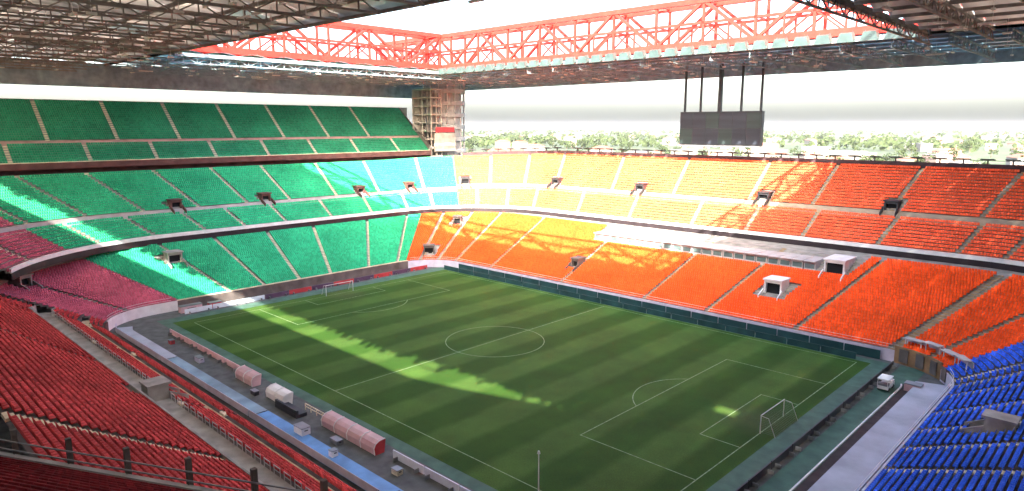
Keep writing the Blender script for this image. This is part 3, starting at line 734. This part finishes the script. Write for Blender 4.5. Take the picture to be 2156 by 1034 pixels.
edge(wB, (OX0-.45, OY0, RZ-3.1), (OX0-.45, OY1-14, RZ-3.1), 'trussg', 6.2)
# unseen bars under the roof edge, shaped to fray the sun streak
mb = MB(); x = OX0; mb.box(((OX0+48)/2, -94.3, RZ-.75), (48-OX0, .42, 1.5))
while x < 84:
    wd = random.uniform(1.2, 3.4); h = RZ-1.7-random.uniform(.1, .8) if random.random() < .6 else RZ-2.3-random.uniform(0, .8)
    if x > 45: h = RZ-random.uniform(.5, 1.1)
    mb.box((x+wd*.5, -94.3, (RZ+h)/2), (wd*random.uniform(.45, .8), .4, RZ-h)); x += wd
build('unseen_edge_bars', mb, M['truss'], wA, kind='stuff')
# clear canopy strip along the inner edge of the near wing
for i in range(46):
    x = XA+1.5+i*3.0
    box_part('edge_panel', (x, YA+1.5, RZ+.45), (2.9, 1.0, .08), M['deck_clear'], wA)
    mb = MB(); mb.beam((x-1.5, YA+.9, RZ+.2), (x-1.5, YA+2.0, RZ+.35), .16, .3); build('edge_rib', mb, M['truss'], wA)
mb = MB(); mb.beam((XA, YA+2.0, RZ+.3), (XB, YA+2.0, RZ+.3), .25); build('edge_rail', mb, M['truss'], wA)

# ================================================================== RED GIRDERS
cube = MB(); cube.box((0, 0, 0), (1, 1, 1)); beam_me = cube.mesh('girder_bar'); beam_me.materials.append(M['redsteel'])
def bar(name, root, p, q, a, b=None):
    p = Vector(p); q = Vector(q); d = q-p; L = d.length; x = d/L; up = Vector((0, 0, 1)) if abs(x.z) < .98 else Vector((0, 1, 0))
    y = up.cross(x).normalized(); z = x.cross(y); c = (p+q)/2; b = b or a
    o = bpy.data.objects.new(name, beam_me); COL.objects.link(o); o.parent = root
    o.matrix_parent_inverse = Matrix.Translation(-Vector(root.location))
    o.matrix_basis = Matrix(((x.x*L, y.x*a, z.x*b, c.x), (x.y*L, y.y*a, z.y*b, c.y), (x.z*L, y.z*a, z.z*b, c.z), (0, 0, 0, 1)))
    return o
def girder(label, p, q, out, bays, z0=57.7, z1=67.4, dense=True):
    p = Vector((*p, 0)); q = Vector((*q, 0)); out = Vector((*out, 0))
    g = thing('roof_girder', label, 'girder', (p+q)/2+Vector((0, 0, z0)))
    d = (q-p)/bays; Z0 = Vector((0, 0, z0)); Z1 = Vector((0, 0, z1)); ZM = Vector((0, 0, (z0+z1)/2)); k_ = 1.0 if dense else .55
    for o_ in (Vector((0, 0, 0)), out):
        bar('bottom_chord', g, p+o_+Z0, q+o_+Z0, k_, 1.5 if dense else .6); bar('top_chord', g, p+o_+Z1, q+o_+Z1, k_, 1.2*k_)
        bar('middle_rail', g, p+o_+ZM, q+o_+ZM, .6*k_*.6 if not dense else .6)
        for i in range(bays+1): bar('upright', g, p+o_+d*i+Z0, p+o_+d*i+Z1, .6*k_)
        for i in range(bays):
            a, b = (i, i+1) if i % 2 else (i+1, i)
            bar('diagonal', g, p+o_+d*a+Z0, p+o_+d*b+Z1, .7 if dense else .8)
            if not dense: continue
            bar('half_upright', g, p+o_+d*(i+.5)+Z0, p+o_+d*(i+.5)+ZM, .4); bar('half_diagonal', g, p+o_+d*(i+.5)+Z0, p+o_+d*(i+(1 if i % 2 else 0))+ZM, .35)
    for i in range(bays+1):
        bar('cross_tie', g, p+d*i+Z0, p+out+d*i+Z0, .35*k_); bar('cross_tie', g, p+d*i+Z1, p+out+d*i+Z1, .35*k_)
        bar('cross_tie', g, p+d*i+ZM, p+out+d*i+ZM, .3)
        if i < bays and dense: bar('catwalk', g, p+out*.5+d*i+Z0+Vector((0, 0, 1.0)), p+out*.5+d*(i+1)+Z0+Vector((0, 0, 1.0)), 2.2, .2)
        if i < bays: bar('top_brace', g, p+d*i+Z1, p+out+d*(i+1)+Z1, .25)
    return g
girder('red lattice girder spanning above the orange side, longest in view', (-118, 61), (118, 61), (0, 6), 19)
girder('red lattice girder crossing above the green end', (-85, -100), (-85, 60), (-6, 0), 12)
girder('red lattice girder above the near roof wing by its open edge', (-118, -25), (118, -25), (0, -6), 15, z0=57.7, dense=False)
girder('red lattice girder above the roof wing at the right', (53.5, -100), (53.5, 60), (6, 0), 12, dense=False)

# floodlights along the inner edge
lamp = thing('floodlight', 'grey teal floodlight box in the row along the roof edge above the scoreboard', 'floodlight', (0, 0, 0), 'floodlights along the roof edge')
mb = MB(); mb.hexa([(-1.6, -.7, -.9), (1.6, -.7, -.9), (1.6, .6, -.2), (-1.6, .6, -.2), (-1.1, -.6, .9), (1.1, -.6, .9), (1.1, .7, 1.1), (-1.1, .7, 1.1)]); build('housing', mb, M['teal'], lamp)
mb = MB(); mb.box((0, -.05, -.64), (2.5, .85, .06), (Vector((1, 0, 0)), Vector((0, .88, .47)), Vector((0, -.47, .88)))); build('lens', mb, M['lens'], lamp)
mb = MB(); mb.beam((-1.0, .2, .5), (-1.0, .5, 1.3), .12); mb.beam((1.0, .2, .5), (1.0, .5, 1.3), .12); build('bracket', mb, M['dsteel'], lamp)
for i in range(32):
    o = lamp if i == 0 else copy_tree(lamp); o.location = (-82+i*4.3, YB-1.7, RZ+.0)

# ================================================================== SCOREBOARD
sb = thing('scoreboard', 'dark unlit scoreboard hanging on five poles below the roof', 'scoreboard', (-2.5, 88, 38.7))
box_part('casing', (-2.5, 88.6, 38.7), (23.6, 1.6, 9.0), M['dsteel'], sb)
for i in range(6):
    for j in range(2):
        box_part('screen_panel', (-2.5-9.75+i*3.9, 87.75, 36.6+j*4.2), (3.74, .12, 4.02), M['screen' if (i+j) % 3 else 'screen_b'], sb)
box_part('sill', (-2.5, 88.2, 34.0), (23.8, 2.2, .3), M['steel'], sb)
for i, x in enumerate((-13.4, -8.6, -2.9, 3.2, 8.6)):
    mb = MB(); mb.beam((x, 88.6, 43.2), (x, 88.6, RZ-.5), .9 if i == 2 else .5); build('hanger_pole', mb, M['dsteel'], sb)

# ================================================================== PITCHSIDE
board = thing('advert_board', 'low dark teal board in the row along the orange side', 'advert board', (0, 0, 0), 'boards along the orange side')
mb = MB(); mb.box((0, 0, .62), (5.8, .12, 1.15)); build('face', mb, M['tealboard'], board)
mb = MB()
for x in (-2, 2): mb.box((x, .35, .25), (.1, .7, .5)); 
build('prop', mb, M['steel'], board)
first = True
for yy, x0 in ((35.5, -53), (38.25, -50)):
    for i in range(18):
        x = x0+i*6.0
        if x > 55: continue
        o = board if first else copy_tree(board); first = False; o.location = (x, yy+.0, 0)
        if yy > 36: o.scale = (1, 1, 1.35)
def boardset(mname, label, group, spots):
    src = thing('advert_board', label, 'advert board', (0, 0, 0), group)
    mb = MB(); mb.box((0, 0, .55), (5.8, .14, 1.0)); build('face', mb, M[mname], src)
    mb = MB()
    for x in (-2, 2): mb.box((x, -.4, .25), (.1, .7, .5))
    build('prop', mb, M['steel'], src)
    for i, (x, y, rz) in enumerate(spots):
        o = src if i == 0 else copy_tree(src); o.location = (x, y, 0); o.rotation_euler = (0, 0, rz)
boardset('dsteel', 'low dark board seen from behind in the line behind the nearest goal', 'boards behind the nearest goal', [(57.6, -33+i*6, math.pi/2) for i in range(12)])
boardset('pinkboard', 'low pale pink board in the line before the pale blue walkway', 'pink boards before the walkway', [(-45+i*6, -40.3, 0) for i in range(6)])
boardset('whiteboard', 'low white board in the bright line at the lower middle', 'white boards before the walkway', [(26.5+i*6, -40.6, 0) for i in range(4)])
boardset('purpleboard', 'low dark purple board before the green seats', 'purple boards at the far end', [(-60.2, -12+i*12, math.pi/2) for i in range(4)])
boardset('redboard', 'low red board between purple boards before the green seats', 'red boards at the far end', [(-60.2, -6+i*12, math.pi/2) for i in range(4)])
boardset('whiteboard', 'low white board in the line left of the purple boards at the far end', 'white boards at the far end', [(-60.2, -30+i*6, math.pi/2) for i in range(3)])

def dugout(label, x0, x1, y, roof, backm, endm=None):
    t = thing('dugout', label, 'dugout', ((x0+x1)/2, y, 0))
    prof = [(-1.0, 0.0), (-1.1, .85), (-.85, 1.35), (-.3, 1.62), (.55, 1.68)]
    mb = MB()
    for (ya, za), (yb, zb) in zip(prof[:-1], prof[1:]):
        mb.hexa([(x0, y+ya, za), (x1, y+ya, za), (x1, y+yb, zb), (x0, y+yb, zb), (x0, y+ya+.08, za-.02), (x1, y+ya+.08, za-.02), (x1, y+yb+.06, zb-.08), (x0, y+yb+.06, zb-.08)])
    build('canopy', mb, roof, t)
    for x in (x0, x1):
        mb = MB(); mb.v = [(x, y+a, b) for a, b in prof]+[(x, y+.3, 0)]+[(x+.08, y+a, b) for a, b in prof]+[(x+.08, y+.3, 0)]
        mb.f = [tuple(range(6)), tuple(range(11, 5, -1))]+[(i, i+6, (i+1) % 6+6, (i+1) % 6) for i in range(6)]
        build('side_panel', mb, endm or backm, t)
    n = int((x1-x0)/.75)
    me = None
    for i in range(n):
        mb = MB(); mb.box((x0+.5+i*.75, y-.4, .45), (.55, .5, .12)); mb.box((x0+.5+i*.75, y-.68, .85), (.55, .12, .8)); build('seat', mb, M['seat_red'], t)
    mb = MB()
    k = max(2, int((x1-x0)/2.5))
    for i in range(k+1):
        x = x0+(x1-x0)*i/k
        for (ya, za), (yb, zb) in zip(prof[:-1], prof[1:]): mb.beam((x, y+ya-.05, za+.04), (x, y+yb-.03, zb+.06), .09)
    build('rib_frame', mb, M['white'], t)
dugout('long dugout with a pink canopy and red ends by the near touchline', 9.5, 21.5, -40.8, M['canopy'], M['redboard'])
dugout('small white hooded dugout beyond the pink one', -5.2, -.2, -41.2, M['whitecloth'], M['whitecloth'])
dugout('far low dugout with a pale pink canopy near the far corner', -16, -10.5, -40.9, M['canopy'], M['pinkboard'])
mb = MB(); mb.box((2, -42.3, .25), (6.0, 1.6, .5)); mb.box((2, -42.9, .8), (6, .3, .6)); tag(build('bench', mb, M['dsteel'], None), 'dark bench beside the small white dugout', 'bench')
mb = MB(); mb.beam((3, -40.6, .9), (9, -40.6, .9), .12); mb.beam((3, -40.6, .5), (9, -40.6, .5), .1)
for i in range(5): mb.box((3+i*1.5, -40.6, .45), (.1, .1, .9))
tag(build('barrier_rail', mb, M['beige'], None), 'beige barrier rail joining the two dugouts', 'railing')
def crate(label, x, y, z, sx, sy, sz, m):
    t = thing('equipment_box', label, 'equipment box', (x, y, z))
    box_part('body', (x, y, z+sz*.45), (sx, sy, sz*.9), m, t); box_part('lid', (x, y, z+sz*.95), (sx+.1, sy+.1, sz*.1), M['steel'], t)
    for k in (-1, 1): box_part('handle', (x+k*(sx/2+.04), y, z+sz*.6), (.08, sy*.4, .1), M['dsteel'], t)
crate('white equipment box lying on the pale blue walkway', 11.1, -45.6, .86, 2.0, 1.2, 1.0, M['whitecloth'])
crate('small white box near the lower end of the blue walkway', 19.4, -46.2, .86, .8, .8, .8, M['whitecloth'])
crate('dull pink crate by the white cart behind the nearest goal', 62.9, 26.4, .02, 2.2, 1.5, 1.2, M['pinkboard'])
crate('beige crate stack by the far left corner of the grass', -62.0, -31, .0, 1.4, 4.5, 1.5, M['pinkboard'])
crate('maroon crate at the far left corner of the grass', -61.5, -26, .0, 1.3, 2.6, 1.3, M['redboard'])
for lab, x, y, sx, sy, sz, m in (('dark equipment case on the grey track left of the small white dugout', -7.4, -43.0, 1.3, .7, .7, 'dsteel'), ('low grey equipment case on the track beside the long pink dugout', 15.2, -43.2, 1.6, .8, .6, 'steel'),
        ('beige equipment case on the track before the white boards', 27.0, -42.6, 1.1, .8, .7, 'beige'), ('small red box on the track at the far end of the pink boards', -41.5, -42.4, 1.0, .8, .8, 'redboard'), ('pale lilac equipment case on the track half way along the pink boards', -28.0, -42.8, 1.8, .9, .9, 'lilac')):
    crate(lab, x, y, 0.0, sx, sy, sz, M[m])
# white ground cart
ct = thing('utility_cart', 'white covered utility cart parked behind the nearest goal by the corner', 'cart', (59.6, 24.6, 0))
for c, sz, m, nm in (((59.6, 24.6, .62), (1.5, 3.4, .5), 'whitecloth', 'body'), ((59.6, 23.4, 1.0), (1.4, .9, .4), 'steel', 'seat'), ((59.6, 24.0, 1.95), (1.6, 2.6, .12), 'whitecloth', 'canopy'), ((59.6, 25.6, 1.05), (1.4, 1.2, .4), 'whitecloth', 'load_bed')):
    box_part(nm, c, sz, M[m], ct)
for sx in (-.68, .68):
    for sy in (-1.1, 1.1): 
        mb = MB(); mb.cyl((59.6+sx-.1, 24.6+sy, .3), (59.6+sx+.1, 24.6+sy, .3), .3, n=12); build('wheel', mb, M['rubber'], ct)
        mb = MB(); mb.beam((59.6+sx, 23.9+sy, .8), (59.6+sx, 23.9+sy, 1.9), .07); build('roof_post', mb, M['white'], ct)
# corner entrance below the orange corner
ce = thing('corner_entrance', 'white canopied tunnel entrance in the corner between orange and blue seats', 'entrance', (63, 38, 0))
E1 = off(F1, 2.0, z=3.4)
for i, s in enumerate(np.linspace(5.18, 5.62, 4)):
    p = Vector(E1(s)); tx, n = T1.axes(s); tx = Vector(tx); n = Vector(n); ax = (tx, n, Vector((0, 0, 1)))
    mb = MB(); mb.box(p+Vector((0, 0, .6+.25*(i % 2))), (2.9, 1.3, .14), ax); build('canopy', mb, M['gwall'], ce)
    for k in (-1, 1):
        mb = MB(); mb.box(p+tx*k*1.3+Vector((0, 0, -.3)), (.14, .14, 2.0), ax); build('post', mb, M['white'], ce)
    mb = MB(); mb.box(p-n*2.5+Vector((0, 0, -1.9)), (1.5, .12, 2.2), ax); build('door', mb, M['concd'], ce)
    mb = MB(); mb.box(p+n*.9+Vector((0, 0, -.3)), (3.0, .15, 1.7), ax); build('back_wall', mb, M['lilac'], ce)
# white pole in front of the near corner
pl = thing('flag_pole', 'slender white pole rising from the bottom edge before the grass corner', 'pole', (45.4, -38.9, 0))
mb = MB(); mb.cyl((45.4, -38.9, -.02), (45.4, -38.9, 7.6), .07, .05, n=8); build('shaft', mb, M['white'], pl)
mb = MB(); mb.cyl((45.4, -38.9, 7.58), (45.4, -38.9, 7.85), .16, .1, n=8); build('finial', mb, M['white'], pl)

# ================================================================== CITY BEYOND THE RIM
def crown_mesh(seed, n=170):
    r = np.random.default_rng(seed); V = []; Fc = []
    cl = [(r.normal(0, 1.5), r.normal(0, 1.5), 6.0+r.normal(0, 1.5), r.uniform(1.3, 2.4)) for _ in range(8)]
    for k in range(n):
        cx, cy, cz, cr = cl[k % 8]; d = r.normal(0, 1, 3); d /= np.linalg.norm(d); c = np.array([cx, cy, cz])+d*cr*r.uniform(.6, 1.05)*np.array([1, 1, .85])
        a = r.normal(0, 1, 3); a /= np.linalg.norm(a); b = np.cross(a, d+.3*r.normal(0, 1, 3)); b /= np.linalg.norm(b)+1e-9
        s_ = r.uniform(.35, .8); i = len(V); V += [tuple(c-a*s_), tuple(c+b*s_*.7), tuple(c+a*s_), tuple(c-b*s_*.7)]; Fc.append((i, i+1, i+2, i+3))
    me = bpy.data.meshes.new('crown'); me.from_pydata(V, [], Fc); me.materials.append(M['leaf']); return me
protos = []
for k, lab in enumerate(('rounded green tree far beyond the orange tier', 'loose pale green tree far beyond the orange tier', 'broad tree among houses far beyond the orange tier')):
    t = thing('tree', lab, 'tree', (0, 0, 0), 'trees far beyond the rim')
    link('crown', crown_mesh(20+k), None, t)
    mb = MB(); mb.cyl((0, 0, 0), (.1, .1, 3.2), .32, .22, n=7); mb.cyl((.1, .1, 3.0), (1.2, .6, 5.6), .17, .07, n=5); mb.cyl((.1, .1, 2.8), (-1.1, -.4, 5.8), .17, .06, n=5); build('trunk', mb, M['bark'], t)
    protos.append(t)
used = [False]*3
def far_spot(dmin, dmax, a0=92, a1=141):
    a = math.radians(random.uniform(a0, a1)); d = dmin+(dmax-dmin)*random.random()**1.6
    return CAM.x+d*math.cos(a), CAM.y+d*math.sin(a), d
for i in range(150):
    x, y, d = far_spot(620, 1900); k = i % 3
    o = protos[k] if not used[k] else copy_tree(protos[k]); used[k] = True
    sc = random.uniform(1.1, 2.0); o.location = (x, y, -1.0); o.scale = (sc*1.15, sc*1.15, sc*.95); o.rotation_euler = (0, 0, random.uniform(0, 6.28))
# woods that read as one mass
V = []; Fc = []
for i in range(900):
    x, y, d = far_spot(1300, 6500); R = random.uniform(7, 16); n0 = len(V)
    for j in range(14):
        a = random.uniform(0, 6.28); el = random.uniform(-.2, 1.4); r_ = R*random.uniform(.6, 1.0)
        c = Vector((x+r_*math.cos(a)*math.cos(el), y+r_*math.sin(a)*math.cos(el), 3+R*.75*math.sin(el))); q = random.uniform(2.5, 5.0)
        u = Vector((random.gauss(0, 1), random.gauss(0, 1), random.gauss(0, 1))).normalized(); v_ = u.orthogonal().normalized()
        k = len(V); V += [tuple(c-u*q), tuple(c+v_*q), tuple(c+u*q), tuple(c-v_*q)]; Fc.append((k, k+1, k+2, k+3))
me = bpy.data.meshes.new('far_woods'); me.from_pydata(V, [], Fc); me.materials.append(M['leaf'])
o = bpy.data.objects.new('far_woods', me); COL.objects.link(o); o['kind'] = 'stuff'; tag(o, 'pale green woods spreading to the horizon beyond the rim', 'woods')
for i in range(130):
    x, y, d = far_spot(700, 3800); wd = random.uniform(12, 40); dp = random.uniform(10, 18); h = random.uniform(6, 16); rz = random.uniform(0, 3.14); pk = random.random() < .4
    flat = random.random() < .45
    lab = ('pink' if pk else 'cream')+(' flat roofed block' if flat else ' house with a terracotta roof')+' far beyond the orange tier'
    t = thing('house', lab, 'house', (x, y, -1), 'houses far beyond the rim'); t.rotation_euler = (0, 0, rz)
    mb = MB(); mb.box((0, 0, h/2), (wd, dp, h)); b_ = build('wall', mb, M['housep' if pk else 'housew'], None); b_.parent = t
    mb = MB()
    if flat: mb.box((0, 0, h+.3), (wd+.6, dp+.6, .6))
    else:
        e = .8; mb.v = [(-wd/2-e, -dp/2-e, h), (wd/2+e, -dp/2-e, h), (wd/2+e, dp/2+e, h), (-wd/2-e, dp/2+e, h), (-wd/2+3, 0, h+3.2), (wd/2-3, 0, h+3.2)]
        mb.f = [(0, 1, 5, 4), (2, 3, 4, 5), (1, 2, 5), (3, 0, 4), (3, 2, 1, 0)]
    r_ = build('roof', mb, M['roofg' if flat else 'roofr'], None); r_.parent = t

# ================================================================== HAZE
mb = MB(); mb.box((0, 0, 36.0), (31000, 31000, 76.0))
hz = build('haze', mb, None, None, kind='stuff')
hm = bpy.data.materials.new('summer haze'); hm.use_nodes = True; t = hm.node_tree; t.nodes.clear()
pv = t.nodes.new('ShaderNodeVolumePrincipled'); pv.inputs['Density'].default_value = 0.00003; pv.inputs['Color'].default_value = (.90, .94, 1, 1); pv.inputs['Anisotropy'].default_value = 0.1
oo = t.nodes.new('ShaderNodeOutputMaterial'); t.links.new(pv.outputs[0], oo.inputs['Volume'])
hz.data.materials.append(hm)
